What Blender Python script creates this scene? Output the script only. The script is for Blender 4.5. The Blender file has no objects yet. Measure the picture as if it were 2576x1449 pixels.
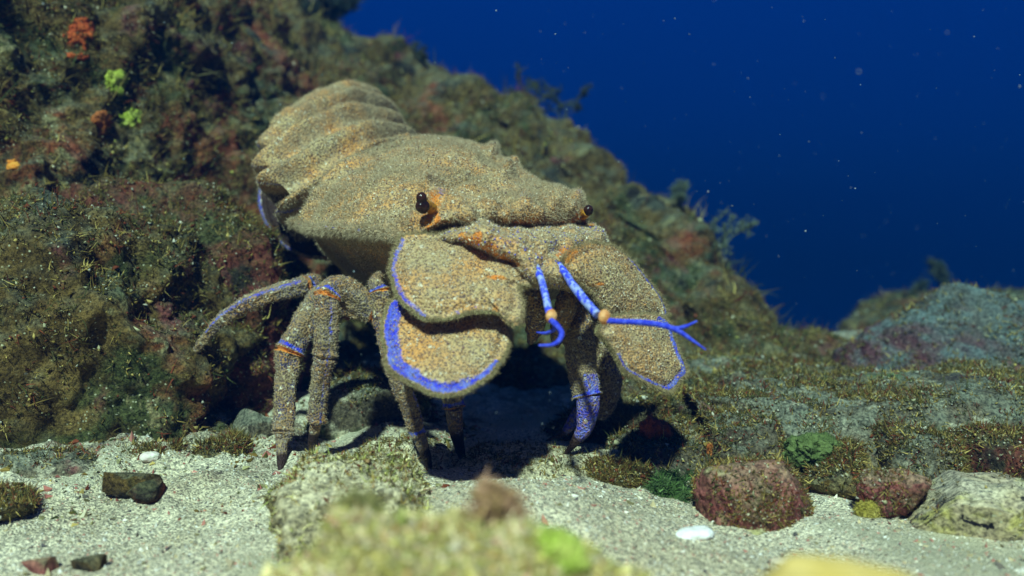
import bpy, math, random
import numpy as np
from mathutils import Vector
random.seed(7); rng = np.random.default_rng(7)
SC = bpy.context.scene; COL = SC.collection

# ------------------------------------------------------------------ camera
FP, CX, CY, PITCH, CAMH = 2231.0, 1288.0, 724.5, math.radians(6), 0.137
cam = bpy.data.objects.new('camera', bpy.data.cameras.new('camera')); COL.objects.link(cam)
cam.location = (0, 0, CAMH); cam.rotation_euler = (math.pi/2 - PITCH, 0, 0)
cam.data.sensor_width = 36; cam.data.lens = 36 * FP / 2576
cam.data.clip_start = 0.01; cam.data.clip_end = 60
cam.data.dof.use_dof = True; cam.data.dof.focus_distance = 0.425; cam.data.dof.aperture_fstop = 6.5
SC.camera = cam
FW = np.array([0, math.cos(PITCH), -math.sin(PITCH)]); UP = np.array([0, math.sin(PITCH), math.cos(PITCH)]); RT = np.array([1., 0, 0])
def P(x, y, d):
    """point seen at (x, y) of the 2576 px wide picture, d metres ahead of the camera"""
    x, y, d = np.broadcast_arrays(np.asarray(x, float), np.asarray(y, float), np.asarray(d, float))
    d = d[..., None]
    return np.array([0, 0, CAMH]) + d * (FW + ((x - CX) / FP)[..., None] * RT - ((y - CY) / FP)[..., None] * UP)
def proj(p):
    q = np.asarray(p) - np.array([0, 0, CAMH]); d = q @ FW
    return CX + FP * (q @ RT) / d, CY - FP * (q @ UP) / d, d

# ------------------------------------------------------------------ world and light
SUN_EL, SUN_AZ = math.radians(50), math.radians(-12)       # azimuth of travel, from +Y towards +X
w = bpy.data.worlds.new('World'); SC.world = w; w.use_nodes = True
nt = w.node_tree; nt.nodes.clear()
out = nt.nodes.new('ShaderNodeOutputWorld'); bg = nt.nodes.new('ShaderNodeBackground')
tc = nt.nodes.new('ShaderNodeTexCoord'); sep = nt.nodes.new('ShaderNodeSeparateXYZ')
mr = nt.nodes.new('ShaderNodeMapRange'); mr.inputs[1].default_value = -0.6; mr.inputs[2].default_value = 1.0
rp = nt.nodes.new('ShaderNodeValToRGB')
el = rp.color_ramp.elements
el[0].position = 0; el[0].color = (0.0004, 0.004, 0.020, 1)
el[1].position = 1; el[1].color = (0.003, 0.022, 0.085, 1)
for p_, c_ in ((0.33, (0.0002, 0.004, 0.020)), (0.40, (0.0002, 0.006, 0.038)), (0.56, (0.0002, 0.014, 0.098))):
    e = el.new(p_); e.color = (*c_, 1)
sky = nt.nodes.new('ShaderNodeTexSky'); sky.sky_type = 'NISHITA'; sky.sun_disc = False
sky.sun_elevation = SUN_EL; sky.sun_rotation = math.pi
bg2 = nt.nodes.new('ShaderNodeBackground'); bg2.inputs[1].default_value = 0.05
# daylight that reaches this depth: the sky filtered by metres of blue water
flt = nt.nodes.new('ShaderNodeMix'); flt.data_type = 'RGBA'; flt.blend_type = 'MULTIPLY'; flt.inputs[0].default_value = 1
flt.inputs[7].default_value = (0.0005, 0.010, 0.05, 1)
nt.links.new(sky.outputs[0], flt.inputs[6]); nt.links.new(flt.outputs[2], bg2.inputs[0])
add = nt.nodes.new('ShaderNodeAddShader')
nt.links.new(tc.outputs['Generated'], sep.inputs[0]); nt.links.new(sep.outputs[2], mr.inputs[0])
nt.links.new(mr.outputs[0], rp.inputs[0]); nt.links.new(rp.outputs[0], bg.inputs[0]); bg.inputs[1].default_value = 1.0
nt.links.new(bg.outputs[0], add.inputs[0]); nt.links.new(bg2.outputs[0], add.inputs[1]); nt.links.new(add.outputs[0], out.inputs[0])

sun = bpy.data.objects.new('sun', bpy.data.lights.new('sun', 'SUN')); COL.objects.link(sun)
sun.data.energy = 5.0; sun.data.angle = math.radians(2.2); sun.data.color = (1.0, 0.79, 0.61)
trav = Vector((math.sin(-SUN_AZ) * math.cos(SUN_EL), math.cos(SUN_AZ) * math.cos(SUN_EL), -math.sin(SUN_EL)))
sun.rotation_euler = trav.to_track_quat('-Z', 'Y').to_euler()
SC.view_settings.view_transform = 'Standard'; SC.view_settings.look = 'None'; SC.view_settings.exposure = 1.2
SC.cycles.volume_bounces = 0; SC.cycles.max_bounces = 5; SC.cycles.transparent_max_bounces = 6

# ------------------------------------------------------------------ numpy noise
_pm = rng.permutation(256).astype(np.int64); _pm = np.concatenate([_pm, _pm, _pm])
_gr = rng.normal(size=(256, 3)); _gr /= np.linalg.norm(_gr, axis=1)[:, None]
def perlin(p):
    p = np.asarray(p, float); i = np.floor(p).astype(np.int64); f = p - i; i &= 255
    u = f * f * f * (f * (f * 6 - 15) + 10); r = 0
    for a in (0, 1):
        for b in (0, 1):
            for c in (0, 1):
                h = _pm[_pm[_pm[(i[..., 0] + a) & 255] + ((i[..., 1] + b) & 255)] + ((i[..., 2] + c) & 255)]
                g = _gr[h]; dd = (g * (f - np.array([a, b, c]))).sum(-1)
                r = r + dd * (u[..., 0] if a else 1 - u[..., 0]) * (u[..., 1] if b else 1 - u[..., 1]) * (u[..., 2] if c else 1 - u[..., 2])
    return r
def fbm(p, s, o=4, g=0.5, off=0.0):
    p = np.asarray(p) * s + off; r = 0; a = 1
    for k in range(o):
        r = r + a * perlin(p + 17.3 * k); p = p * 2.03; a *= g
    return r
def ridged(p, s, o=4, off=0.0):
    p = np.asarray(p) * s + off; r = 0; a = 1
    for k in range(o):
        r = r + a * (1 - 2.2 * np.abs(perlin(p + 11.7 * k))); p = p * 2.1; a *= 0.5
    return r
def worley(p, s):
    p = np.asarray(p) * s; i = np.floor(p).astype(np.int64); f1 = np.full(p.shape[:-1], 9.0); f2 = f1.copy()
    for a in (-1, 0, 1):
        for b in (-1, 0, 1):
            for c in (-1, 0, 1):
                q = i + np.array([a, b, c]); h = _pm[_pm[_pm[q[..., 0] & 255] + (q[..., 1] & 255)] + (q[..., 2] & 255)]
                d = np.linalg.norm(q + 0.5 + 0.42 * _gr[h] - p, axis=-1)
                f2 = np.minimum(f2, np.maximum(f1, d)); f1 = np.minimum(f1, d)
    return f1, f2

# ------------------------------------------------------------------ mesh helpers
def sstep(a, b, x): t = np.clip((x - a) / (b - a), 0, 1); return t * t * (3 - 2 * t)
def crv(pts, n, closed=False):
    """Catmull-Rom through pts (k, c) -> n samples along axis 0"""
    pts = np.asarray(pts, float); k = len(pts)
    if closed: ext = np.concatenate([pts[-1:], pts, pts[:2]]); segs = k
    else: ext = np.concatenate([2 * pts[:1] - pts[1:2], pts, 2 * pts[-1:] - pts[-2:-1]]); segs = k - 1
    t = np.linspace(0, segs, n, endpoint=not closed); s = np.minimum(t.astype(int), segs - 1); u = t - s
    u = u.reshape((-1,) + (1,) * (pts.ndim - 1)); a, b, c, d = ext[s], ext[s + 1], ext[s + 2], ext[s + 3]
    return 0.5 * ((2 * b) + (-a + c) * u + (2 * a - 5 * b + 4 * c - d) * u * u + (-a + 3 * b - 3 * c + d) * u ** 3)
def net(rows, nr, nc):
    g = np.array([[P(*q) for q in r] for r in rows])
    g = crv(g, nr); return np.swapaxes(crv(np.swapaxes(g, 0, 1), nc), 0, 1)
def gnorm(g, wrap=False):
    if wrap: e = np.concatenate([g[:, -1:], g, g[:, :1]], 1); du = (e[:, 2:] - e[:, :-2])
    else: du = np.gradient(g, axis=1)
    dv = np.gradient(g, axis=0); n = np.cross(du, dv); l = np.linalg.norm(n, axis=-1, keepdims=True)
    return n / np.maximum(l, 1e-12)

class MB:
    """collects grids and loose blades; build() links ONE mesh object"""
    def __init__(s): s.v = []; s.q = []; s.t = []; s.qm = []; s.tm = []; s.c = []; s.n = 0
    def grid(s, g, mask=None, mat=0, wrap=False, flip=False):
        R, C = g.shape[:2]; base = s.n; s.v.append(g.reshape(-1, 3)); s.n += R * C
        m = np.zeros((R, C, 4)) if mask is None else mask
        s.c.append(np.asarray(m, float).reshape(-1, 4))
        idx = base + np.arange(R * C).reshape(R, C)
        if wrap: idx = np.concatenate([idx, idx[:, :1]], 1)
        f = np.stack([idx[:-1, :-1], idx[:-1, 1:], idx[1:, 1:], idx[1:, :-1]], -1).reshape(-1, 4)
        if flip: f = f[:, ::-1]
        s.q.append(f); s.qm.append(np.full(len(f), mat)); return s
    def tris(s, v, f, col=None, mat=0):
        base = s.n; s.v.append(v); s.n += len(v)
        s.c.append(np.zeros((len(v), 4)) if col is None else col)
        s.t.append(f + base); s.tm.append(np.full(len(f), mat)); return s
    def build(s, name, mats, parent=None, origin=None, smooth=True):
        v = np.concatenate(s.v); o = np.array(parent['_o'] if parent is not None else (origin if origin is not None else (0, 0, 0)), float)
        q = np.concatenate(s.q) if s.q else np.zeros((0, 4), int); t = np.concatenate(s.t) if s.t else np.zeros((0, 3), int)
        me = bpy.data.meshes.new(name); me.vertices.add(len(v)); me.vertices.foreach_set('co', (v - o).astype(np.float32).ravel())
        nl = q.size + t.size; me.loops.add(nl); me.loops.foreach_set('vertex_index', np.concatenate([q.ravel(), t.ravel()]).astype(np.int32))
        me.polygons.add(len(q) + len(t))
        st = np.concatenate([np.arange(len(q)) * 4, q.size + np.arange(len(t)) * 3]).astype(np.int32)
        me.polygons.foreach_set('loop_start', st)
        mi = np.concatenate([np.concatenate(s.qm) if s.qm else [], np.concatenate(s.tm) if s.tm else []]).astype(np.int32)
        me.polygons.foreach_set('material_index', mi); me.polygons.foreach_set('use_smooth', np.full(len(mi), smooth))
        me.update(calc_edges=True)
        a = me.color_attributes.new('mask', 'FLOAT_COLOR', 'POINT'); a.data.foreach_set('color', np.concatenate(s.c).astype(np.float32).ravel())
        for m in (mats if isinstance(mats, (list, tuple)) else [mats]): me.materials.append(m)
        ob = bpy.data.objects.new(name, me); COL.objects.link(ob)
        if parent is not None:
            ob.parent = parent
            if parent.type == 'MESH': pass
        else: ob.location = o
        ob['_o'] = list(o); return ob
def empty(name, loc):
    o = bpy.data.objects.new(name, None); COL.objects.link(o); o.location = tuple(loc); o.empty_display_size = 0.02; o['_o'] = [float(k) for k in loc]; return o
def tag(o, label=None, cat=None, group=None, kind=None):
    for k, v_ in (('label', label), ('category', cat), ('group', group), ('kind', kind)):
        if v_: o[k] = v_
    return o

def scatter(g, n, wrap=False, weight=None, nrm=None):
    """n random points on grid g with normals"""
    a = g[:-1, :-1]; b = g[:-1, 1:]; c = g[1:, :-1]
    ar = np.linalg.norm(np.cross(b - a, c - a), axis=-1)
    if weight is not None: ar = ar * weight[:-1, :-1]
    pr = ar.ravel() / ar.sum(); k = rng.choice(len(pr), n, p=pr); i, j = np.divmod(k, a.shape[1])
    u, v = rng.random((2, n, 1)); N = gnorm(g, wrap) if nrm is None else nrm
    p = a[i, j] * (1 - u) * (1 - v) + b[i, j] * u * (1 - v) + c[i, j] * (1 - u) * v + g[i + 1, j + 1] * u * v
    return p, N[i, j]
def hairs(mb, p, n, length, width, mat=1, jit=0.55, col=None, droop=0.0):
    k = len(p); d = n + rng.normal(size=(k, 3)) * jit; d /= np.linalg.norm(d, axis=1)[:, None]
    d[:, 2] -= droop
    s = np.cross(d, rng.normal(size=(k, 3))); s /= np.linalg.norm(s, axis=1)[:, None]
    L = length * (0.5 + rng.random((k, 1))); W = width * (0.6 + 0.8 * rng.random((k, 1)))
    v = np.stack([p - s * W - n * W, p + s * W - n * W, p + d * L], 1).reshape(-1, 3)
    c = None
    if col is not None: c = np.repeat(col, 3, 0)
    mb.tris(v, np.arange(3 * k).reshape(-1, 3), c, mat)
def blades(mb, p, n, length, width, cols, per=5, mat=0, spread=0.8, seg=3, curl=0.6):
    """tufts: per bent ribbons at each point, coloured from the list cols"""
    k = len(p); cols = np.array(cols)
    ci = cols[rng.integers(0, len(cols), k)] * (0.6 + 0.8 * rng.random((k, 1)))
    tl = np.asarray(length) * (0.5 + rng.random(k))
    p = np.repeat(p, per, 0); n = np.repeat(n, per, 0); ci = np.repeat(ci, per, 0); L = np.repeat(tl, per)[:, None] * (0.6 + 0.6 * rng.random((k * per, 1)))
    K = len(p); d = n + rng.normal(size=(K, 3)) * spread; d /= np.linalg.norm(d, axis=1)[:, None]
    b = rng.normal(size=(K, 3)) * curl; s = np.cross(d, rng.normal(size=(K, 3))); s /= np.linalg.norm(s, axis=1)[:, None]
    p = p + rng.normal(size=(K, 3)) * np.asarray(L) * 0.25
    W = width * (0.5 + rng.random((K, 1))); ring = []
    for q in range(seg + 1):
        t = q / seg; c = p - n * W + (d * t + b * t * t * 0.6) * L; ww = W * (1 - t) ** 0.6 + 1e-6
        ring += [c - s * ww, c + s * ww]
    v = np.stack(ring, 1); m = 2 * (seg + 1); base = (np.arange(K) * m)[:, None, None]
    f = np.array([[2 * q, 2 * q + 1, 2 * q + 2] for q in range(seg)] + [[2 * q + 1, 2 * q + 3, 2 * q + 2] for q in range(seg)])
    c4 = np.concatenate([ci, np.ones((K, 1))], 1)
    mb.tris(v.reshape(-1, 3), (base + f[None]).reshape(-1, 3), np.repeat(c4, m, 0), mat)

# ------------------------------------------------------------------ material helpers
def mat(name):
    m = bpy.data.materials.new(name); m.use_nodes = True; m.node_tree.nodes.clear(); t = m.node_tree
    o = t.nodes.new('ShaderNodeOutputMaterial'); b = t.nodes.new('ShaderNodeBsdfPrincipled'); t.links.new(b.outputs[0], o.inputs[0])
    b.inputs['Specular IOR Level'].default_value = 0.25
    return m, t, b
class NT:
    def __init__(s, t): s.t = t; s.co = t.nodes.new('ShaderNodeTexCoord').outputs['Object']
    def noise(s, sc, det=4, rough=0.55, dist=0.0, off=None):
        n = s.t.nodes.new('ShaderNodeTexNoise'); n.inputs['Scale'].default_value = sc; n.inputs['Detail'].default_value = det
        n.inputs['Roughness'].default_value = rough; n.inputs['Distortion'].default_value = dist
        co = s.co
        if off is not None:
            mp = s.t.nodes.new('ShaderNodeMapping'); mp.inputs['Location'].default_value = (off, off * 1.7, -off); s.t.links.new(s.co, mp.inputs[0]); co = mp.outputs[0]
        s.t.links.new(co, n.inputs['Vector']); return n.outputs['Fac']
    def vor(s, sc, feat='F1', out='Distance', rnd=1.0, warp=0.0):
        n = s.t.nodes.new('ShaderNodeTexVoronoi'); n.inputs['Scale'].default_value = sc; n.feature = feat; n.inputs['Randomness'].default_value = rnd
        co = s.co
        if warp:
            nn = s.t.nodes.new('ShaderNodeTexNoise'); nn.inputs['Scale'].default_value = sc * 0.6; s.t.links.new(s.co, nn.inputs['Vector'])
            m = s.t.nodes.new('ShaderNodeVectorMath'); m.operation = 'MULTIPLY_ADD'; s.t.links.new(nn.outputs['Color'], m.inputs[0])
            m.inputs[1].default_value = (warp / sc,) * 3; s.t.links.new(s.co, m.inputs[2]); co = m.outputs[0]
        s.t.links.new(co, n.inputs['Vector']); return n.outputs[out]
    def ramp(s, f, a, b, v0=0.0, v1=1.0):
        n = s.t.nodes.new('ShaderNodeMapRange'); n.interpolation_type = 'SMOOTHSTEP'
        for i, v in enumerate((None, a, b, v0, v1)):
            if v is not None: n.inputs[i].default_value = v
        s.t.links.new(f, n.inputs[0]); return n.outputs[0]
    def math(s, op, a, b=0.5):
        n = s.t.nodes.new('ShaderNodeMath'); n.operation = op
        for i, v in enumerate((a, b)):
            if isinstance(v, (int, float)): n.inputs[i].default_value = v
            else: s.t.links.new(v, n.inputs[i])
        return n.outputs[0]
    def mix(s, f, a, b, mode='MIX'):
        n = s.t.nodes.new('ShaderNodeMix'); n.data_type = 'RGBA'; n.blend_type = mode
        for i, v in ((0, f), (6, a), (7, b)):
            if isinstance(v, (int, float)): n.inputs[i].default_value = v
            elif isinstance(v, tuple): n.inputs[i].default_value = (*v[:3], 1)
            else: s.t.links.new(v, n.inputs[i])
        return n.outputs[2]
    def attr(s, name='mask'):
        n = s.t.nodes.new('ShaderNodeAttribute'); n.attribute_name = name; return n
    def sepc(s, c):
        n = s.t.nodes.new('ShaderNodeSeparateColor'); s.t.links.new(c, n.inputs[0]); return n.outputs
    def bump(s, h, dist, strength=1.0, prev=None):
        n = s.t.nodes.new('ShaderNodeBump'); n.inputs['Distance'].default_value = dist; n.inputs['Strength'].default_value = strength
        s.t.links.new(h, n.inputs['Height'])
        if prev is not None: s.t.links.new(prev, n.inputs['Normal'])
        return n.outputs[0]
    def upz(s):
        g = s.t.nodes.new('ShaderNodeNewGeometry'); q = s.t.nodes.new('ShaderNodeSeparateXYZ'); s.t.links.new(g.outputs['Normal'], q.inputs[0]); return q.outputs[2]

def shell_material(name, silt=0.5, cell=560, dots=((0.10, 0.065, 0.075), (0.19, 0.10, 0.06)), thin=0.0, netk=1.0):
    m, t, b = mat(name); N = NT(t)
    a = N.attr(); r, g, bl = N.sepc(a.outputs['Color'])[:3]; al = a.outputs['Alpha']
    d = N.vor(cell, warp=0.5); big = N.noise(60, 4)
    net_c = N.mix(N.ramp(big, .35, .65), tuple(netk * k for k in (0.68, 0.32, 0.09)), tuple(netk * k for k in (0.58, 0.42, 0.20)))
    dot_c = N.mix(N.ramp(N.noise(150, 3, off=3.1), .35, .65), dots[0], dots[1])
    c = N.mix(N.ramp(d, 0.22 + thin, 0.62 + thin), dot_c, net_c)
    c = N.mix(N.ramp(N.noise(420, 2, off=5.0), .60, .72), c, (0.75, 0.66, 0.48))
    sl = N.math('MULTIPLY', N.ramp(N.noise(38, 5, .6, off=1.3), .40, .62), silt)
    silt_c = N.mix(N.noise(900, 2), (0.19, 0.135, 0.075), (0.46, 0.36, 0.215))
    c = N.mix(sl, c, silt_c)
    blue_c = N.mix(N.ramp(N.noise(260, 3, off=7), .35, .68), (0.018, 0.032, 0.62), (0.13, 0.18, 0.60))
    blue_k = N.math('MULTIPLY', N.ramp(N.math('ADD', r, N.math('MULTIPLY', N.math('SUBTRACT', N.noise(620, 4, .75, off=2), .5), 1.3)), .36, .74), .95)
    c = N.mix(blue_k, c, blue_c)
    org = N.mix(N.noise(200, 3), (0.62, 0.10, 0.015), (0.85, 0.38, 0.05))
    c = N.mix(N.ramp(N.math('ADD', g, N.math('MULTIPLY', N.math('SUBTRACT', N.noise(260, 5, .7), .5), 1.8)), .45, .85), c, org)
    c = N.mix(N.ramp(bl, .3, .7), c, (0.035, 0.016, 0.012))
    c = N.mix(N.ramp(al, .3, .7), c, N.mix(N.noise(500, 2), (0.16, 0.15, 0.06), (0.42, 0.38, 0.17)))
    t.links.new(c, b.inputs['Base Color']); b.inputs['Roughness'].default_value = 0.62
    h = N.math('ADD', N.math('MULTIPLY', d, 1.0), N.math('MULTIPLY', N.noise(1500, 2), 0.5))
    t.links.new(N.bump(h, 0.0007, 1.0), b.inputs['Normal']); return m
def hair_material(name, c0, c1):
    m, t, b = mat(name); N = NT(t)
    t.links.new(N.mix(N.noise(700, 2), c0, c1), b.inputs['Base Color']); b.inputs['Roughness'].default_value = 0.8
    return m
def plain(name, c0, c1, sc=200, rough=0.5, bump=0.0):
    m, t, b = mat(name); N = NT(t); t.links.new(N.mix(N.ramp(N.noise(sc, 4), .35, .65), c0, c1), b.inputs['Base Color'])
    b.inputs['Roughness'].default_value = rough
    if bump: t.links.new(N.bump(N.noise(sc * 3, 3), bump), b.inputs['Normal'])
    return m
def attr_mat(name, rough=0.85, trans=0.0):
    m, t, b = mat(name); N = NT(t); t.links.new(N.attr().outputs['Color'], b.inputs['Base Color']); b.inputs['Roughness'].default_value = rough
    b.inputs['Specular IOR Level'].default_value = 0.1
    return m
def rock_material(name, base0, base1, layers, silt=(0.20, 0.20, 0.14), silt_k=0.6, fine=1.0, bumpd=0.004):
    """layers: (colour, scale, lo, hi, offset)"""
    m, t, b = mat(name); N = NT(t)
    c = N.mix(N.ramp(N.noise(30, 6, .65), .35, .65), base0, base1)
    for k, (cc, sc, lo, hi, of) in enumerate(layers):
        c = N.mix(N.ramp(N.noise(sc, 5, .62, 0.4, off=of), lo, hi), c, cc)
    up = N.math('MULTIPLY', N.ramp(N.upz(), .1, .85), silt_k)
    c = N.mix(N.math('MULTIPLY', up, N.ramp(N.noise(45, 5, .6, off=9.0), .35, .6)), c, silt)
    sp = N.noise(520, 3, .7, off=4.0)
    c = N.mix(1.0, c, N.mix(N.ramp(sp, .30, .70), (0.35, 0.35, 0.35), (1.9, 1.85, 1.7)), 'MULTIPLY')
    wv = N.vor(330, out='Distance'); c = N.mix(N.math('MULTIPLY', N.ramp(wv, .12, .22, 1, 0), N.ramp(N.noise(55, 3, off=12.), .50, .60)), c, (0.50, 0.47, 0.30))
    t.links.new(c, b.inputs['Base Color']); b.inputs['Roughness'].default_value = 0.85; b.inputs['Specular IOR Level'].default_value = 0.15
    h = N.math('ADD', N.noise(90, 8, .7), N.math('MULTIPLY', N.noise(420, 4, .7, off=8.), .45 * fine))
    t.links.new(N.bump(h, bumpd, 1.0), b.inputs['Normal']); return m

M_shell = shell_material('mottled_shell', 0.66, 860)
M_leg = shell_material('mottled_leg', 0.45, 900, ((0.045, 0.04, 0.11), (0.13, 0.075, 0.05)), .12, .62)
M_plate = shell_material('mottled_plate', 0.38, 920)
M_hair = hair_material('shell_hair', (0.28, 0.21, 0.12), (0.60, 0.47, 0.29))
M_hairb = hair_material('shell_hair_brown', (0.20, 0.14, 0.06), (0.45, 0.35, 0.18))
M_blue = plain('blue_antennule', (0.018, 0.030, 0.50), (0.07, 0.10, 0.66), 500, 0.75, .0004)
M_orange = plain('orange_joint', (0.50, 0.18, 0.05), (0.68, 0.36, 0.14), 300, 0.5)
M_eye = plain('dark_eye', (0.012, 0.006, 0.006), (0.04, 0.015, 0.01), 400, 0.12)
M_algae = attr_mat('algae')
M_amber = plain('amber_stalk', (.55, .25, .02), (.20, .07, .02), 500, .45, .0004)
REEF_L = [((0.21, 0.050, 0.022), 9, .53, .65, 0.0), ((0.055, 0.060, 0.02), 14, .50, .62, 2.2), ((0.13, 0.040, 0.036), 22, .60, .70, 5.1),
          ((0.022, 0.018, 0.014), 17, .55, .66, 7.7), ((0.20, 0.165, 0.08), 40, .57, .66, 3.3)]
M_reef = rock_material('reef_rock', (0.060, 0.037, 0.011), (0.15, 0.095, 0.030), REEF_L, (0.11, 0.12, 0.085), 0.5, 1.3)
M_pink = rock_material('pink_rock', (0.15, 0.036, 0.028), (0.085, 0.038, 0.016), [((0.06, 0.06, 0.022), 20, .52, .62, 2.0), ((0.13, 0.042, 0.042), 30, .58, .70, 1.0), ((0.03, 0.025, 0.018), 26, .54, .66, 4.0)], (0.10, 0.10, 0.05), 0.55, 1.3)
M_slab = rock_material('silted_rock', (0.07, 0.056, 0.036), (0.15, 0.12, 0.08), [((0.20, 0.07, 0.07), 24, .58, .66, 1.0), ((0.06, 0.045, 0.04), 34, .56, .64, 3.0), ((0.11, 0.15, 0.06), 16, .58, .68, 5.0), ((0.40, 0.36, 0.26), 70, .56, .66, 6.)], (0.19, 0.20, 0.15), 0.7, 1.2)
M_crust = rock_material('coralline_rock', (0.17, 0.050, 0.045), (0.20, 0.070, 0.065), [((0.10, 0.05, 0.03), 35, .48, .60, 1.0), ((0.18, 0.16, 0.08), 60, .58, .68, 2.0)], (0.25, 0.22, 0.13), 0.5, 0.8, 0.002)
M_dust = rock_material('sand_dusted_rock', (0.30, 0.25, 0.15), (0.46, 0.40, 0.26), [((0.14, 0.11, 0.05), 30, .56, .66, 1.0)], (0.62, 0.55, 0.38), .9, 1.4)
M_purple = rock_material('purple_rock', (0.055, 0.058, 0.055), (0.105, 0.105, 0.09), [((0.11, 0.036, 0.046), 7, .48, .62, 1.7), ((0.03, 0.025, 0.03), 22, .56, .64, 5.)], (0.11, 0.14, 0.14), 1.0, 1.0)
M_cream = rock_material('cream_rock', (0.34, 0.28, 0.17), (0.25, 0.20, 0.15), [((0.34, 0.30, 0.10), 30, .55, .65, 1.0), ((0.012, 0.010, 0.014), 105, .575, .59, 3.0)], (0.5, 0.47, 0.36), 0.4, 0.5, 0.0015)
M_fg = rock_material('algae_covered_rock', (0.22, 0.20, 0.05), (0.42, 0.36, 0.14), [((0.60, 0.52, 0.30), 60, .54, .62, 1.0), ((0.16, 0.10, 0.09), 40, .60, .68, 3.0)], (0.42, 0.38, 0.18), 0.6, 1.2)

def sand_material():
    m, t, b = mat('sand'); N = NT(t)
    c = N.mix(N.ramp(N.noise(14, 5, .6), .35, .65), (0.52, 0.46, 0.32), (0.70, 0.64, 0.48))
    v = N.vor(1100, out='Color'); g = N.sepc(v)[0]
    c = N.mix(1.0, c, N.mix(N.ramp(g, 0, 1), (0.45, 0.45, 0.45), (1.45, 1.4, 1.3)), 'MULTIPLY')
    c = N.mix(N.ramp(N.noise(700, 3, off=4.), .62, .68), c, (0.10, 0.08, 0.07))
    c = N.mix(N.ramp(N.noise(500, 3, off=8.), .66, .70), c, (0.50, 0.22, 0.16))
    c = N.mix(N.ramp(N.noise(9, 5, .6, off=6.), .54, .66), c, (0.46, 0.42, 0.28)); ak = N.sepc(N.attr().outputs['Color'])[0]
    c = N.mix(N.math('MULTIPLY', ak, N.ramp(N.noise(120, 5, .7, off=3.), .35, .6)), c, N.mix(N.ramp(N.noise(60, 4, off=1.), .4, .6), (0.13, 0.11, 0.06), (0.14, 0.085, 0.055)))
    t.links.new(c, b.inputs['Base Color']); b.inputs['Roughness'].default_value = 0.9; b.inputs['Specular IOR Level'].default_value = 0.2
    h = N.math('ADD', N.math('MULTIPLY', N.vor(900), -0.8), N.noise(350, 5, .7)); t.links.new(N.bump(h, 0.0014, 1.0), b.inputs['Normal']); return m
M_sand = sand_material()

# ------------------------------------------------------------------ seabed
def ground_z(x, y):
    p = np.stack([x, y, 0 * x], -1)
    z = 0.010 * fbm(p, 5, 3) + 0.0030 * fbm(p, 22, 3, off=4.) + 0.0011 * fbm(p, 90, 3)
    z = z + 0.010 * sstep(-.10, -.32, x) * sstep(.36, .48, y) - 0.62 * sstep(.80, 2.2, y)
    z = z + .0012 * np.sin(x * 60 + 90 * y + 6 * perlin(p * 9)) * sstep(.0, -.05, x)
    z = z + .006 * sstep(-.02, -.12, x) * sstep(.33, .42, y) * (ridged(p, 26, 3, off=2.) - .2) + .004 * sstep(.33, .42, y) * (ridged(p, 34, 3, off=7.) - .4) * sstep(.1, .2, x)
    # low step of sand and stone on which the animal stands
    z = z + 0.006 * np.exp(-((x - .04) / .07) ** 2 - ((y - .43) / .06) ** 2) + .017 * np.exp(-((x + .005) / .075) ** 2 - ((y - .335) / .055) ** 2) + .010 * np.exp(-((x + .06) / .035) ** 2 - ((y - .50) / .05) ** 2)
    return z
ys = np.concatenate([np.linspace(-.5, .2, 30), np.geomspace(.205, 2.75, 560)])
ts = np.linspace(-1, 1, 620); ts = np.sign(ts) * (np.abs(ts) * .72 + .28 * np.abs(ts) ** 3)
Y = np.repeat(ys[:, None], len(ts), 1); X = ts[None] * (0.42 + np.maximum(Y, .0) * 0.95)
gz = np.stack([X, Y, ground_z(X, Y)], -1)
mk = np.zeros(X.shape + (4,)); mk[..., 0] = sstep(-.05, .12, fbm(gz, 16, 4, .6, 3.)) * (sstep(.36, .44, Y) * sstep(.0, -.08, X) + .7 * sstep(.46, .55, Y)); mb = MB().grid(gz, mk); seabed = tag(mb.build('seabed', M_sand, origin=(0, 1, 0)), kind='structure')

YG = [(.36, .36, .09), (.50, .46, .14), (.28, .31, .08), (.64, .56, .26), (.46, .28, .12), (.75, .66, .42)]
TURF = [(.14, .085, .018), (.09, .070, .014), (.22, .145, .035), (.16, .038, .016), (.09, .075, .03), (.06, .065, .02), (.40, .29, .085)]
# sand grains and shell bits lying on it
def bits(mb, p, size, cols, flat=0.6):
    k = len(p); o = np.array([[1, 0, 0], [-.5, .87, 0], [-.5, -.87, 0], [0.1, 0, .8], [0, .1, -.6]])
    v = o[None] * (0.6 + 0.8 * rng.random((k, 5, 1))); v[..., 2] *= flat
    A = rng.normal(size=(k, 3, 3)); q, _ = np.linalg.qr(A); v = np.einsum('kij,knj->kni', q, v) * (np.asarray(size) * np.ones(k))[:, None, None]
    f = np.array([[0, 1, 3], [1, 2, 3], [2, 0, 3], [1, 0, 4], [2, 1, 4], [0, 2, 4]])
    cols = np.array(cols); c = cols[rng.integers(0, len(cols), k)] * (0.7 + .5 * rng.random((k, 1))); c = np.concatenate([c, np.ones((k, 1))], 1)
    mb.tris((v + p[:, None]).reshape(-1, 3), ((np.arange(k) * 5)[:, None, None] + f[None]).reshape(-1, 3), np.repeat(c, 5, 0))
mb = MB(); k = 60000
yy = np.geomspace(.22, .8, 1000)[rng.integers(0, 1000, k)] * (1 + .01 * rng.random(k)); xx = (rng.random(k) * 2 - 1) * (.08 + yy * .66)
p = np.stack([xx, yy, ground_z(xx, yy)], -1)
bits(mb, p, 0.00045 * rng.lognormal(0, .45, k), [(.62, .57, .42), (.75, .70, .58), (.35, .30, .2), (.5, .40, .22), (.08, .07, .07), (.45, .2, .15), (.7, .68, .6)])
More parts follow.
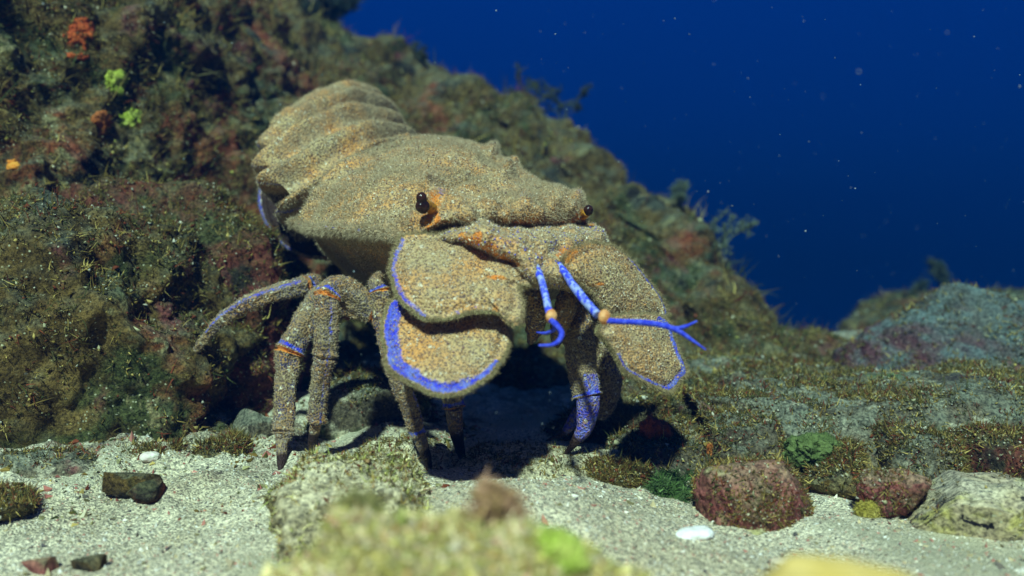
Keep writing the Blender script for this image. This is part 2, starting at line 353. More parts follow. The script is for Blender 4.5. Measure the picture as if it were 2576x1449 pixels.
k = 9000; xx = -.02 - .42 * rng.random(k); yy = .36 + .24 * rng.random(k) ** .8; p = np.stack([xx, yy, ground_z(xx, yy)], -1); p = p[fbm(p, 22, 3, off=3.) > -.02]
bits(mb, p, .0011 * rng.lognormal(0, .5, len(p)), TURF + [(.5, .45, .3), (.35, .12, .09), (.3, .27, .12)])
k = 2600; yy = .24 + .26 * rng.random(k) ** 1.3; xx = (rng.random(k) * 2 - 1) * (.05 + yy * .62); p = np.stack([xx, yy, ground_z(xx, yy)], -1)
bits(mb, p, .0009 * rng.lognormal(0, .5, k), [(.62, .57, .42), (.75, .70, .58), (.30, .24, .15), (.5, .40, .22), (.12, .10, .08), (.40, .16, .12), (.2, .17, .08)], .5)
gravel = tag(mb.build('coarse_sand_grains', M_algae, origin=(0, .4, 0), smooth=False), 'pale coarse sand grains and shell bits strewn over the sand floor', 'sand grains', kind='stuff')

# ------------------------------------------------------------------ reef slope
def ellipsoid(c, r, n=(120, 200), amp=.12, freq=None, seed=0., rot=0., sq=1.0, fine=.0025, cuts=0):
    th = np.linspace(1e-3, math.pi - 1e-3, n[0])[:, None]; ph = np.linspace(0, 2 * math.pi, n[1], endpoint=False)[None]
    u = np.stack([np.sin(th) * np.cos(ph), np.sin(th) * np.sin(ph), np.cos(th) + 0 * ph], -1)
    u = np.sign(u) * np.abs(u) ** sq
    rm = np.mean(r); fq = freq or 0.9 / rm
    q = u * np.array(r); k = 1 + amp * (ridged(q, fq, 3, seed) - .6) + amp * .9 * fbm(q, fq * 2.2, 4, .55, seed + 3.)
    q = q * k[..., None]; f1, _ = worley(q + seed, 70); q = q * (1 + (fine / rm) * (.6 - f1) * 2)[..., None]
    cr = np.random.default_rng(int(seed * 100) + 5)
    for _ in range(cuts):
        nn = cr.normal(size=3) * [1, 1, .9]; nn /= np.linalg.norm(nn); sup = np.linalg.norm(nn * np.array(r)) * cr.uniform(.62, .86)
        q = q - nn * (np.maximum((q * nn).sum(-1) - sup, 0) * .88)[..., None]
    cs, sn = math.cos(rot), math.sin(rot); q = q @ np.array([[cs, sn, 0], [-sn, cs, 0], [0, 0, 1]])
    return q + np.asarray(c)
def outward(g, c, wrap=True):
    n = gnorm(g, wrap); s = ((g - c) * n).sum(-1).mean(); return n if s > 0 else -n

ridge = {-450: (520, 1.15), -200: (640, 1.1), 0: (740, 1.05), 100: (920, 1.0), 210: (1130, .96), 310: (1345, .92), 400: (1475, .88), 490: (1590, .84),
         600: (1760, .80), 720: (1850, .76), 850: (1910, .72), 960: (1985, .67), 1060: (1990, .62), 1180: (1990, .60)}
rows = []
for y, (xr, dr) in ridge.items():
    xr -= 45
    lean = (1060 - y) / 1060.
    r = [(-1100, y, .40 + .06 * lean), (-450, y, .45 + .08 * lean), (0, y, .485 + .12 * lean), (330, y, .52 + .15 * lean), (min(600, xr - 130), y, .60 + .20 * lean)]
    x4, d4 = r[-1][0], max(r[-1][2], 0)
    for f, dd in ((.28, .86 - .1 * (y > 900)), (.5, None), (.72, None), (.9, None), (1.0, None)):
        x = x4 + (xr - x4) * f; di = .84 + (dr - .84) * f if y < 900 else .70 + (dr - .70) * f
        r.append((x, y, di if f < 1 else dr))
    rows.append(r)
G = np.array([[P(*q) for q in r] for r in rows])
e = G[:, -1:]; G = np.concatenate([G, e + np.array([-.02, .16, -.03]), e + np.array([-.20, .55, -.12]), e + np.array([-.6, 1.1, -.3])], 1)
G = crv(G, 520); G = np.swapaxes(crv(np.swapaxes(G, 0, 1), 760), 0, 1)
Nn = gnorm(G); Nn = -Nn if (Nn[200, 200] @ np.array([0, -1, .2])) < 0 else Nn
dsp = 0.030 * ridged(G, 7, 3, 3.) + 0.022 * fbm(G, 16, 4, .55, 1.) - 0.020
f1, f2 = worley(G + 0.01 * fbm(G, 30, 2)[..., None], 26); dsp += 0.010 * (0.5 - f1) + 0.004 * fbm(G, 70, 4, .6)
f1, f2 = worley(G, 90); dsp += 0.0028 * (.5 - f1)
reef = G + Nn * dsp[..., None]
mb = MB().grid(reef).grid(ellipsoid((-.53, .50, .50), (.15, .27, .07), (80, 140), .14, None, 4.4), wrap=True)   # unseen rock added above the left edge to block sun from the corner
reef_o = tag(mb.build('reef_slope', M_reef, origin=(0, .9, 0)), kind='structure')
GN = gnorm(reef); GN = GN if (GN[200, 200] @ Nn[200, 200]) > 0 else -GN
wgt = np.clip(fbm(G, 18, 3, off=9.) * 2.2 + .55, 0.08, 1.3) * (np.arange(760)[None] < 640)
mb = MB(); p, n = scatter(reef, 42000, weight=wgt, nrm=GN)
n = n + np.array([0, 0, .5]); n /= np.linalg.norm(n, axis=1)[:, None]
blades(mb, p, n, 0.0036, 0.00028, TURF, per=6, spread=.95, curl=1.1)
p, n = scatter(reef, 26000, weight=wgt, nrm=GN); bits(mb, p + n * .002, .0006 * rng.lognormal(0, .5, len(p)), TURF + [(.4, .36, .2), (.3, .28, .16), (.6, .52, .34), (.30, .07, .04), (.42, .38, .09), (.5, .4, .12)])
p, n = scatter(reef, 700, weight=wgt, nrm=GN); blades(mb, p, n + [0, 0, .6], 0.017, 0.0005, TURF, per=9, spread=.45)
tag(mb.build('algae_turf', M_algae, origin=(0, .9, 0)), 'brown and olive algae turf furring the reef slope', 'algae turf', kind='stuff')

# ------------------------------------------------------------------ boulders
def boulder(name, pix, r, m, label, cat='rock', group=None, turf=0, tlen=.004, pal=TURF, amp=.12, seed=0., rot=0., sq=.8, n=(120, 200), wid=.0003, per=5, cuts=9):
    c = P(*pix); root = empty(name, (c[0], c[1], c[2] - r[2])); g = ellipsoid(c, r, n, amp, None, seed, rot, sq, cuts=cuts)
    MB().grid(g, wrap=True).build('stone', m, root); SURF.append(g.reshape(-1, 3))
    if turf:
        N = outward(g, c); up = np.clip(N[..., 2] + .55, .05, 1.5) * np.clip(fbm(g, 30, 3, off=seed) * 2 + .6, .1, 1.3); mb = MB()
        p, nn = scatter(g, turf, True, up, N); blades(mb, p, nn + [0, 0, .4], tlen * .75, wid, pal, per=per, spread=.95, curl=1.1); p, nn = scatter(g, turf, True, up, N); bits(mb, p + nn * tlen * .3, (tlen * (.30 if pal is YG else .16)) * rng.lognormal(0, .5, len(p)), list(pal) + [(.4, .36, .2), (.5, .46, .34)] + ([(.6, .52, .3), (.7, .6, .42), (.55, .3, .22)] if pal is YG else []))
        tag(mb.build('algae_turf', M_algae, root), kind='stuff')
    tag(root, label, cat, group); root.pop('x', None); return root, g
SURF = [reef[::3, ::3].reshape(-1, 3), gz[::2, ::2].reshape(-1, 3)]
def hit(x, y, dflt, r=10):
    q = proj(np.concatenate(SURF)); m = (np.abs(q[0] - x) < r) & (np.abs(q[1] - y) < r) & (q[2] > .12)
    return float(np.percentile(q[2][m], 15)) if m.any() else dflt
ROCKS = 'rocks lying about the sand'
# lower block of the wall, left
b1, g1 = boulder('boulder', (410, 850, .58), (.080, .07, .088), M_pink, 'large maroon algae-furred boulder behind the leftmost legs, under a dark crevice', turf=7000, seed=2.3, amp=.20, sq=.85, n=(200, 320), cuts=0)
b2, g2 = boulder('boulder', (60, 900, .50), (.10, .06, .075), M_reef, 'dark olive turf-covered boulder at the left edge of the picture', turf=5000, seed=5.1, amp=.20, n=(200, 320), cuts=0)
b3, _ = boulder('rock', (930, 1085, .53), (.042, .05, .034), M_slab, 'sandy rock mound standing behind the left front legs in a patch of light', turf=1200, tlen=.003, seed=8.1, amp=.10)
b4, _ = boulder('rock', (1600, 1080, .54), (.055, .05, .035), M_reef, 'brown algae-covered rock in shade right of the right claw', turf=3500, seed=3.7, amp=.13)
b5, g5 = boulder('boulder', (2330, 1110, .50), (.155, .09, .030), M_slab, 'long low silt-grey rock slab with speckled top on the right', turf=9000, tlen=.0032, seed=6.2, amp=.22, rot=.12, n=(200, 360))
b6, _ = boulder('boulder', (2430, 1050, .66), (.110, .07, .086), M_purple, 'humped rock with purple-pink sides and pale blue-grey crown at the right edge', turf=2500, tlen=.004, seed=1.9, amp=.16, sq=1.3, cuts=0)
b7, _ = boulder('boulder', (1915, 1260, .385), (.027, .025, .022), M_crust, 'rounded rose-red coralline boulder half sunk in sand on the right', turf=1500, tlen=.0022, seed=4.4, amp=.10, sq=.9)
b8, _ = boulder('rock', (2480, 1310, .375), (.040, .03, .0155), M_cream, 'cream rock with black spots in the bottom right corner', turf=150, tlen=.002, seed=7.7, amp=.10, sq=.75)
b9, _ = boulder('rock', (2245, 1235, .385), (.014, .012, .009), M_crust, 'small crimson crusted stone under the lip of the grey slab', seed=2.9, amp=.14, n=(80, 120), cuts=3, turf=400, tlen=.002)
b10, _ = boulder('boulder', (2470, 900, 1.10), (.20, .12, .072), M_reef, 'distant blue-green rock outcrop on the right horizon', turf=2500, tlen=.007, seed=9.2, amp=.2, wid=.0006, cuts=0, sq=1.)
b11, _ = boulder('boulder', (1900, 1030, .60), (.08, .06, .03), M_slab, 'grey-green furred ledge right of the pale right antenna plate', turf=3500, tlen=.004, seed=4.9, amp=.14)
b12, _ = boulder('rock', (1720, 1150, .46), (.035, .03, .020), M_slab, 'mottled stone with rust blotches beside the orange sponge', turf=1200, tlen=.0035, seed=5.9, amp=.14)
b13, _ = boulder('boulder', (2130, 1020, .62), (.055, .05, .022), M_slab, 'pale blue-grey ledge running down left from the humped purple rock', turf=1500, tlen=.003, seed=3.9, amp=.14)
b14, _ = boulder('boulder', (2010, 960, .72), (.055, .04, .034), M_reef, 'dim teal boulder in the gap between reef slope and humped rock', turf=1500, tlen=.006, seed=2.2, amp=.16)
# left rubble
for i, (x, y, d, r, m, l) in enumerate([
        (250, 1110, .475, (.03, .02, .010), M_slab, 'flat silty stone at the foot of the left wall'),
        (480, 1090, .49, (.03, .02, .014), M_pink, 'flat reddish stone under the maroon boulder'),
        (640, 1090, .475, (.014, .012, .011), M_slab, 'yellowish lumpy stone beside the far left leg tip'),
        (330, 1215, .40, (.014, .006, .006), M_reef, 'small olive wedge-shaped stone lying on the left sand'),
        (375, 1230, .395, (.010, .008, .0045), M_pink, 'small dark red stone touching the olive wedge stone'),
        (110, 1180, .42, (.03, .014, .007), M_slab, 'long pale stone half buried at the left edge'),
        (105, 1425, .325, (.0055, .005, .004), M_crust, 'small maroon pebble in the bottom left corner'),
        (225, 1418, .325, (.007, .004, .002), M_reef, 'thin dark brown shell chip right of the maroon pebble')]):
    boulder('stone' if r[0] > .012 else 'pebble', (x, y, d), r, m, l, 'stone', turf=250 if r[0] > .02 else 0, tlen=.0025, seed=i * 1.37, amp=.14, n=(70, 110))
for i, (x, y, d, r, m, l) in enumerate([
        (150, 1140, .455, (.022, .018, .012), M_pink, 'lumpy rust-brown stone behind the long pale stone at the left edge'),
        (400, 1150, .45, (.024, .014, .008), M_slab, 'low grey-tan stone between the left wall and the olive wedge stone'),
        (560, 1150, .445, (.020, .014, .007), M_reef, 'dark turf-covered stone left of the second leg tip'),
        (20, 1270, .385, (.022, .012, .005), M_reef, 'flat mossy stone cut by the left edge above the maroon pebble'),
        (1760, 1060, .50, (.028, .02, .016), M_slab, 'grey furred block behind the orange sponge knob'),
        (1880, 1120, .455, (.030, .02, .013), M_slab, 'speckled block above the rose-red boulder'),
        (2110, 1200, .415, (.020, .014, .012), M_reef, 'olive-brown block between the rose-red boulder and the crimson stone'),
        (2300, 1150, .43, (.030, .018, .012), M_slab, 'pale speckled slab piece above the crimson stone'),
        (2500, 1170, .43, (.028, .018, .014), M_pink, 'reddish brown block on the slab above the cream rock'),
        (2170, 1080, .48, (.030, .02, .012), M_reef, 'brown broken block on top of the long slab'),
        (1560, 1200, .425, (.020, .014, .008), M_reef, 'low brown turf-topped rock between the right claw and the green bushy algae')]):
    boulder('rock', (x, y, d), r, m, l, 'rock', turf=1500, tlen=.0028, seed=20 + i * 1.77, amp=.22, n=(110, 170), rot=i * .7, sq=.8)
for i, (x, y, d, r, l) in enumerate([(1000, 1170, .445, (.030, .022, .010), 'sand-dusted ledge between the second and fourth leg tips'), (1330, 1190, .435, (.055, .030, .009), 'low sand-dusted rock shelf under the right claw tip')]):
    boulder('rock', (x, y, d), r, M_dust, l, 'rock', turf=900, tlen=.002, seed=40 + i * 2.1, amp=.20, n=(110, 200), sq=.8)
# near algae rock
b20, g20 = boulder('boulder', (1120, 1625, .215), (.041, .026, .027), M_fg, 'blurred yellow-green algae-covered boulder in the near foreground', turf=8000, tlen=.0022, pal=YG, seed=3.3, amp=.22, sq=1.0, cuts=0, n=(200, 320), wid=.0003)
b21, g21 = boulder('boulder', (890, 1300, .36), (.028, .034, .019), M_dust, 'sandy tan rock with short tufts behind the left of the blurred near boulder', turf=1600, tlen=.0026, pal=YG + TURF, seed=6.6, amp=.2, cuts=0)
b22, g22 = boulder('rock', (2080, 1530, .155), (.024, .010, .0065), plain('yellow_rock', (.50, .38, .08), (.62, .5, .18), 60, .8, .002), 'smooth blurred yellow rock at the bottom edge right of centre', seed=1.3, amp=.08, n=(80, 120))

# ------------------------------------------------------------------ slipper lobster
lob = tag(empty('slipper_lobster', P(1180, 1150, .45)), 'blue-edged brown furry slipper lobster standing on the rocks at centre', 'lobster')
GRAN = [(.66, .46, .24), (.72, .58, .38), (.55, .28, .10), (.20, .11, .10), (.8, .70, .52), (.5, .33, .18)]
# --- carapace
rows = [
 [(880,700,.56),(830,640,.53),(790,595,.50),(748,562,.47),(790,490,.475),(860,415,.485),(955,372,.505),(1050,352,.53),(1130,365,.57),(1180,450,.60),(1180,560,.60)],
 [(900,720,.53),(860,660,.505),(820,602,.47),(785,578,.447),(850,500,.453),(930,430,.463),(1030,375,.485),(1130,356,.51),(1215,372,.545),(1260,460,.58),(1260,560,.58)],
 [(925,725,.50),(890,665,.48),(870,607,.445),(850,580,.424),(910,510,.43),(990,450,.44),(1090,402,.46),(1185,380,.485),(1265,402,.52),(1310,480,.555),(1310,560,.555)],
 [(960,725,.475),(940,665,.455),(935,608,.425),(925,584,.405),(970,530,.41),(1045,480,.42),(1150,440,.435),(1245,425,.46),(1325,440,.49),(1380,500,.52),(1380,580,.52)],
 [(1000,720,.45),(990,662,.43),(987,610,.41),(985,590,.394),(1015,555,.395),(1090,515,.40),(1190,485,.415),(1290,468,.435),(1385,470,.46),(1440,505,.475),(1440,590,.48)],
 [(1045,705,.43),(1035,660,.42),(1027,620,.405),(1020,600,.389),(1058,568,.386),(1120,535,.386),(1205,523,.395),(1300,515,.41),(1400,508,.432),(1465,510,.452),(1470,590,.46)],
 [(1060,700,.43),(1050,662,.425),(1045,632,.41),(1040,608,.392),(1075,580,.385),(1125,556,.384),(1205,553,.392),(1300,552,.407),(1400,555,.428),(1468,548,.448),(1470,600,.46)],
 [(1060,700,.45),(1060,662,.44),(1060,632,.43),(1060,610,.42),(1090,590,.41),(1130,572,.41),(1205,565,.42),(1300,565,.43),(1400,565,.44),(1460,560,.455),(1465,600,.465)]]
body = MB()
rows = [r[:3] + [(r[3][0] + 7, r[3][1] + 9, r[3][2] + .009)] + r[3:] for r in rows]
g = net(rows, 300, 440); N = gnorm(g); N = N if N[150, 200] @ np.array([0, -.5, 1]) > 0 else -N
px, py, _ = proj(g)
rowt = np.linspace(0, 7, 300)[:, None] + 0 * px; colt = np.linspace(0, 11, 440)[None] + 0 * px
h = .0022 * fbm(g, 45, 4, .55) + .0023 * (.5 - worley(g, 150)[0]) * (.5 + fbm(g, 50, 2, off=3.)) + .0005 * (.5 - worley(g, 420)[0])
h = h + .0022 * np.exp(-((colt - 4) / .16) ** 2) * (1 + .6 * np.sin(rowt * 26)) * (rowt < 6)      # toothed side ridge
h = h + .0018 * np.exp(-((rowt - .12) / .10) ** 2) - .0022 * np.exp(-((rowt - .42) / .16) ** 2)   # rim and groove at the rear edge
h = h - .0030 * np.exp(-((rowt - 3.1 - .35 * np.abs(colt - 7.5)) / .16) ** 2) * (np.abs(colt - 7.4) < 2.2) # cervical groove
def gau(x, y, s, a): return a * np.exp(-((px - x) ** 2 + (py - y) ** 2) / s ** 2)
for x, y, s, a in [(1232, 384, 13, .006), (1195, 394, 12, .0028), (1275, 428, 16, .0055), (1262, 445, 12, .004), (1290, 415, 11, .003), (1085, 478, 24, .006), (1050, 548, 26, .004), (1110, 505, 25, .004),
                   (1150, 520, 22, .004), (1230, 522, 22, .0035), (1320, 512, 24, .0035), (1400, 500, 22, .004), (1180, 545, 14, .003), (1270, 540, 14, .003), (1350, 535, 14, .003), (1430, 525, 14, .0035),
                   (1452, 492, 14, .005), (1050, 512, 20, -.007), (1000, 470, 60, .003), (920, 520, 70, .002), (1100, 420, 70, .002), (850, 470, 50, .0018)]:
    h = h + gau(x, y, s, a)
car = g + N * h[..., None]; CN = gnorm(car); CN = CN if (CN[150, 200] @ N[150, 200]) > 0 else -CN
mask = np.zeros(car.shape[:2] + (4,))
mask[..., 0] = gau(1045, 552, 16, .3) + gau(1455, 495, 18, .5) + gau(1310, 500, 20, .45) + gau(1110, 500, 22, .5) + .55 * np.exp(-((colt - 4) / .1) ** 2) * (fbm(g, 120, 2) > .05)
mask[..., 1] = gau(1085, 525, 24, 1.1) + gau(1085, 560, 26, 1.1) + gau(1455, 540, 18, 1.) + .75 * np.exp(-((rowt - 6.35) / .28) ** 2) * (colt > 4.6) + .45 * gau(930, 560, 60, 1) * 0 + np.clip(fbm(g, 34, 3, off=2.) * 1.3, 0, .33)
mask[..., 2] = gau(1086, 480, 15, .6) + gau(1232, 380, 9, .9) + gau(1275, 426, 11, .7)
body.grid(car, mask)
p, n = scatter(car, 95000, nrm=CN, weight=.35 + np.clip(fbm(car, 40, 3, off=5.) * 2 + .4, 0, 1.2))
hairs(body, p, n, .0019, .00011, mat=1, jit=.6)
edge = car[:, 150:168].copy(); p, n = scatter(edge, 7000, nrm=CN[:, 150:168]); hairs(body, p, n + [-.5, -.3, -.3], .0026, .00010, mat=1, jit=.5)
# --- face below the carapace's front edge
rows = [
 [(1040,600,.415),(1110,565,.415),(1200,560,.415),(1300,562,.43),(1400,562,.445),(1480,560,.46)],
 [(1050,612,.392),(1120,585,.384),(1200,575,.384),(1300,578,.394),(1410,583,.414),(1515,590,.44)],
 [(1080,622,.388),(1140,596,.376),(1210,590,.373),(1310,598,.380),(1420,600,.402),(1530,604,.43)],
 [(1110,640,.390),(1175,616,.378),(1240,622,.371),(1315,632,.372),(1405,630,.390),(1500,626,.418)],
 [(1180,680,.395),(1235,650,.382),(1285,655,.374),(1330,665,.368),(1395,662,.378),(1450,655,.402)],
 [(1230,710,.41),(1280,700,.39),(1315,705,.378),(1350,702,.372),(1395,700,.378),(1440,700,.395)],
 [(1280,740,.43),(1310,730,.41),(1335,728,.40),(1360,726,.395),(1395,726,.395),(1440,730,.41)]]
g = net(rows, 160, 240); N = gnorm(g); N = N if N[60, 120] @ np.array([0, -1, .3]) > 0 else -N; px, py, _ = proj(g)
h = .0020 * fbm(g, 70, 4, .6) + .0022 * (.5 - worley(g, 130)[0])
for x, y, s, a in [(1215, 590, 30, .004), (1300, 615, 26, .0035), (1370, 610, 26, .003), (1440, 600, 26, .004), (1500, 600, 20, .004), (1345, 690, 18, .003), (1400, 690, 18, .003), (1372, 660, 14, -.003)]: h = h + gau(x, y, s, a)
fc = g + N * h[..., None]; FN = gnorm(fc); FN = FN if (FN[60, 120] @ N[60, 120]) > 0 else -FN
mask = np.zeros(fc.shape[:2] + (4,)); rt = np.linspace(0, 6, 160)[:, None] + 0 * px
mask[..., 1] = .9 * np.exp(-((rt - .3) / .3) ** 2) + gau(1165, 602, 18, 1.2) + gau(1200, 612, 18, 1.4) + gau(1235, 628, 18, 1.4) + gau(1270, 650, 18, 1.3) + gau(1420, 640, 20, 1.3) + gau(1300, 668, 14, 1.)
mask[..., 0] = np.clip(fbm(g, 110, 3, off=6.) * 1.2, 0, .35)
body.grid(fc, mask); p, n = scatter(fc, 16000, nrm=FN); hairs(body, p, n, .0013, .00009, mat=1)
# --- abdomen: overlapping tergites on a curled tail
rings = [
 [(830,640,.56),(765,570,.505),(800,480,.495),(885,405,.505),(1000,362,.53),(1090,352,.56),(1150,440,.61)],
 [(760,600,.55),(712,522,.50),(790,458,.50),(878,395,.512),(957,362,.53),(1045,347,.57),(1110,440,.62)],
 [(720,520,.56),(664,448,.51),(745,392,.515),(839,341,.53),(930,313,.555),(1030,328,.60),(1080,420,.66)],
 [(710,470,.57),(652,410,.53),(712,338,.535),(785,298,.55),(880,268,.58),(1000,292,.62),(1052,390,.68)],
 [(730,440,.60),(664,360,.555),(735,285,.565),(808,248,.585),(890,232,.61),(978,258,.645),(1030,350,.70)],
 [(740,430,.63),(694,322,.59),(755,258,.60),(822,224,.62),(888,216,.64),(948,234,.67),(1000,330,.72)],
 [(760,480,.66),(722,375,.64),(780,320,.66),(830,290,.68),(885,280,.70),(930,290,.73),(980,380,.75)],
 [(780,560,.67),(725,470,.67),(770,430,.70),(830,410,.72),(880,410,.74),(920,430,.75),(960,480,.76)]]
g = net(rings, 300, 260); N = gnorm(g); N = N if N[100, 120] @ np.array([0, -.5, 1]) > 0 else -N; px, py, _ = proj(g)
rt = np.linspace(0, 7, 300)[:, None] + 0 * px; ct = np.linspace(0, 6, 260)[None] + 0 * px; fr = rt - np.floor(rt)
dr = np.minimum(fr, 1 - fr); 
lip = sstep(.55, .97, fr) * (1 - sstep(.97, 1., fr)) + (1 - sstep(0, .12, fr)) * 1.0
saw = .0098 * lip * (rt > .3) - .0068 * np.exp(-((fr - .20) / .08) ** 2) * (rt > .5) - .0082
h = saw + .0014 * fbm(g, 60, 4, .55) + .0013 * (.5 - worley(g, 170)[0]) + .0022 * np.exp(-((ct - 3.9) / .35) ** 2)
ab = g + N * h[..., None]; ab[..., 0] -= .003 * np.cos(rt * 2 * math.pi) * sstep(1.6, .9, ct)
AN = gnorm(ab); AN = AN if (AN[100, 120] @ N[100, 120]) > 0 else -AN
mask = np.zeros(ab.shape[:2] + (4,))
mask[..., 1] = .9 * np.exp(-((px - 850) / 26) ** 2 - ((py - 318) / 9) ** 2) + .9 * np.exp(-((px - 862) / 24) ** 2 - ((py - 394) / 9) ** 2) + .26 * np.exp(-((fr - .38) / .16) ** 2)
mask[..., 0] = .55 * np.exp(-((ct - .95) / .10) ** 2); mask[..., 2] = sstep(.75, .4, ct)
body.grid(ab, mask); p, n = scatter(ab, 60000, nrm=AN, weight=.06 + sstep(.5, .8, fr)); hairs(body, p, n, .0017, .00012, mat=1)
# --- underside of the thorax
th = ellipsoid(P(1200, 640, .51), (.062, .050, .036), (80, 120), .05, None, 3., rot=.5); mask = np.zeros(th.shape[:2] + (4,)); body.grid(th, mask, wrap=True)
p, n = scatter(ab, 6000, nrm=AN); bits(body, p + n * .0003, .00036 * rng.lognormal(0, .4, len(p)), GRAN); body.tm[-1][:] = 2
p, n = scatter(car, 11000, nrm=CN); bits(body, p + n * .0004, .00036 * rng.lognormal(0, .35, len(p)), GRAN)
body.tm[-1][:] = 2; p, n = scatter(fc, 4500, nrm=FN); bits(body, p + n * .0002, .00040 * rng.lognormal(0, .35, len(p)), [(.7, .6, .4), (.8, .7, .5), (.5, .3, .12), (.12, .12, .45)]); body.tm[-1][:] = 2
body.build('body', [M_shell, M_hair, M_algae], lob)

def plate(outline, plane, name, th=.0032, bulge=.004, mask_fn=None, hair=9000, center=None, fringe=4000, n=(56, 360), m=M_plate, scal=.0022, parent=None):
    """outline in picture px; plane = (d0, dx, dy, x0, y0): depth at each px"""
    o = crv(np.array(outline, float), n[1], True); c = np.array(center if center else o.mean(0)); d0, dx, dy, x0, y0 = plane
    t = np.linspace(0, 1, n[0])[:, None, None]; q = c + (o - c)[None] * t
    dep = d0 + dx * (q[..., 0] - x0) + dy * (q[..., 1] - y0); base = P(q[..., 0], q[..., 1], dep)
    a = P(c[0], c[1], d0 + dx * (c[0] - x0) + dy * (c[1] - y0)); b = P(c[0] + 50, c[1], d0 + dx * (c[0] + 50 - x0) + dy * (c[1] - y0)); e = P(c[0], c[1] + 50, d0 + dx * (c[0] - x0) + dy * (c[1] + 50 - y0))
    nv = np.cross(e - a, b - a); nv /= np.linalg.norm(nv); nv = -nv if nv[1] > 0 else nv
    tt = t[..., 0] + 0 * dep; ang = np.linspace(0, 2 * math.pi, n[1], endpoint=False)[None] + 0 * tt
    base = base + (base - a) * (scal / .05 * sstep(.8, 1, tt) * (fbm(base, 130, 3) + .5 * np.abs(np.sin(ang * 34))))[..., None]
    prof = np.sqrt(np.clip(1 - tt ** 10, 0, 1)); dome = bulge * (1 - tt ** 2) - .0012 * np.exp(-((tt - .84) / .05) ** 2)
    dt = .0010 * fbm(base, 60, 4, .6) + .0006 * (.5 - worley(base, 240)[0])
    fr_ = base + nv * (dome + prof * th * .5 + dt * prof)[..., None]; bk = base + nv * (dome * .7 - prof * th * .5)[..., None]
    mk = np.zeros(tt.shape + (4,)); mk[..., 3] = .95 * sstep(.945, .975, tt)
    if mask_fn: mask_fn(mk, tt, ang, q)
    mb = MB(); G2 = np.concatenate([fr_, bk[::-1]], 0); MK = np.concatenate([mk, mk[::-1]], 0); mb.grid(G2, MK, wrap=True)
    N = gnorm(fr_, True); N = N if (N[20] @ nv).mean() > 0 else -N
    if hair: p, nn = scatter(fr_, hair, True, nrm=N); hairs(mb, p, nn, .0009, .00007, mat=1, jit=.6)
    if fringe:
        j = rng.integers(0, n[1], fringe); p = fr_[-3, j]; out_ = p - a; out_ /= np.linalg.norm(out_, axis=1)[:, None]
        hairs(mb, p + rng.normal(size=p.shape) * .0005, out_, .0018, .00008, mat=2, jit=.7)
    if hair: p, nn = scatter(fr_[:-6], 1500, True, nrm=N[:-6]); bits(mb, p + nn * .0003, .00030 * rng.lognormal(0, .4, len(p)), GRAN); mb.tm[-1][:] = 3
    return mb.build(name, [m, M_hair, M_hairb, M_algae], parent or lob), a, nv
def blue_rim(lo, hi, wid=(.80, .93), xr=None, k=1.0, fade=.05):
    def f(mk, tt, ang, q):
        # lo / hi: range of picture angle (degrees, 0 right, 90 down) about the plate's centre
        c = q[0, 0]; A = np.degrees(np.arctan2(q[..., 1] - c[1], q[..., 0] - c[0])) % 360
        inside = ((A - lo) % 360) < ((hi - lo) % 360)
        mk[..., 0] = k * sstep(wid[0] - fade, wid[0] + fade, tt) * (1 - sstep(wid[1], wid[1] + .03, tt)) * inside
    return f
# left: plate nearest the eye, then the big blue-edged one below
UL = [(1012,597),(1060,592),(1102,593),(1140,586),(1194,612),(1250,628),(1297,662),(1340,682),(1338,719),(1306,726),(1318,761),(1312,806),(1286,818),(1261,793),(1194,787),(1154,798),(1102,808),(1069,810),(1039,785),(1004,756),(985,710),(978,676),(986,643),(998,617)]
def ul_mask(mk, tt, ang, q):
    blue_rim(128, 215, (.88, .95), k=.62)(mk, tt, ang, q)
    def ga(x, y, s, a): return a * np.exp(-((q[..., 0] - x) ** 2 + (q[..., 1] - y) ** 2) / s ** 2)
    mk[..., 1] = ga(1175, 598, 20, .9) + ga(1215, 612, 22, 1) + ga(1255, 634, 20, 1) + ga(1290, 660, 14, .9) + 1.1 * np.exp(-((q[..., 0] - 1243) / 30) ** 2 - ((q[..., 1] - 714) / 7) ** 2) + ga(1140, 594, 14, .8) + ga(1245, 787, 14, .8)
    mk[..., 0] += ga(1150, 792, 10, .6) + ga(1195, 780, 8, .5) + ga(1240, 770, 8, .5)
    mk[..., 3] = np.maximum(mk[..., 3] * (q[..., 0] < 1290), ga(1210, 690, 14, .0))
plate(UL, (.372, .00002, -.00014, 1150, 700), 'antenna_plate', center=(1150, 700), bulge=.0035, mask_fn=ul_mask, hair=9000, fringe=5000, th=.0036)
LL = [(968,790),(985,758),(1040,745),(1120,750),(1200,765),(1240,776),(1266,790),(1284,828),(1287,856),(1272,896),(1246,935),(1213,964),(1168,990),(1131,999),(1087,994),(1039,973),(1002,953),(977,931),(968,890),(960,838)]
def ll_mask(mk, tt, ang, q):
    c = q[0, 0]; A = np.degrees(np.arctan2(q[..., 1] - c[1], q[..., 0] - c[0])) % 360
    inside = ((A > 18) & (A < 240)); wid = np.where(A > 130, .75, .80 + .08 * sstep(70, 25, A))
    mk[..., 0] = 1.1 * sstep(wid - .10, wid + .09, tt) * (1 - sstep(.93, .96, tt)) * inside
    mk[..., 1] = np.exp(-((q[..., 0] - 1245) ** 2 / 22 ** 2 + (q[..., 1] - 788) ** 2 / 8 ** 2))
plate(LL, (.362, .00002, -.00016, 1120, 880), 'antenna_plate', center=(1120, 870), bulge=.003, mask_fn=ll_mask, hair=7000, fringe=6000, th=.0035)
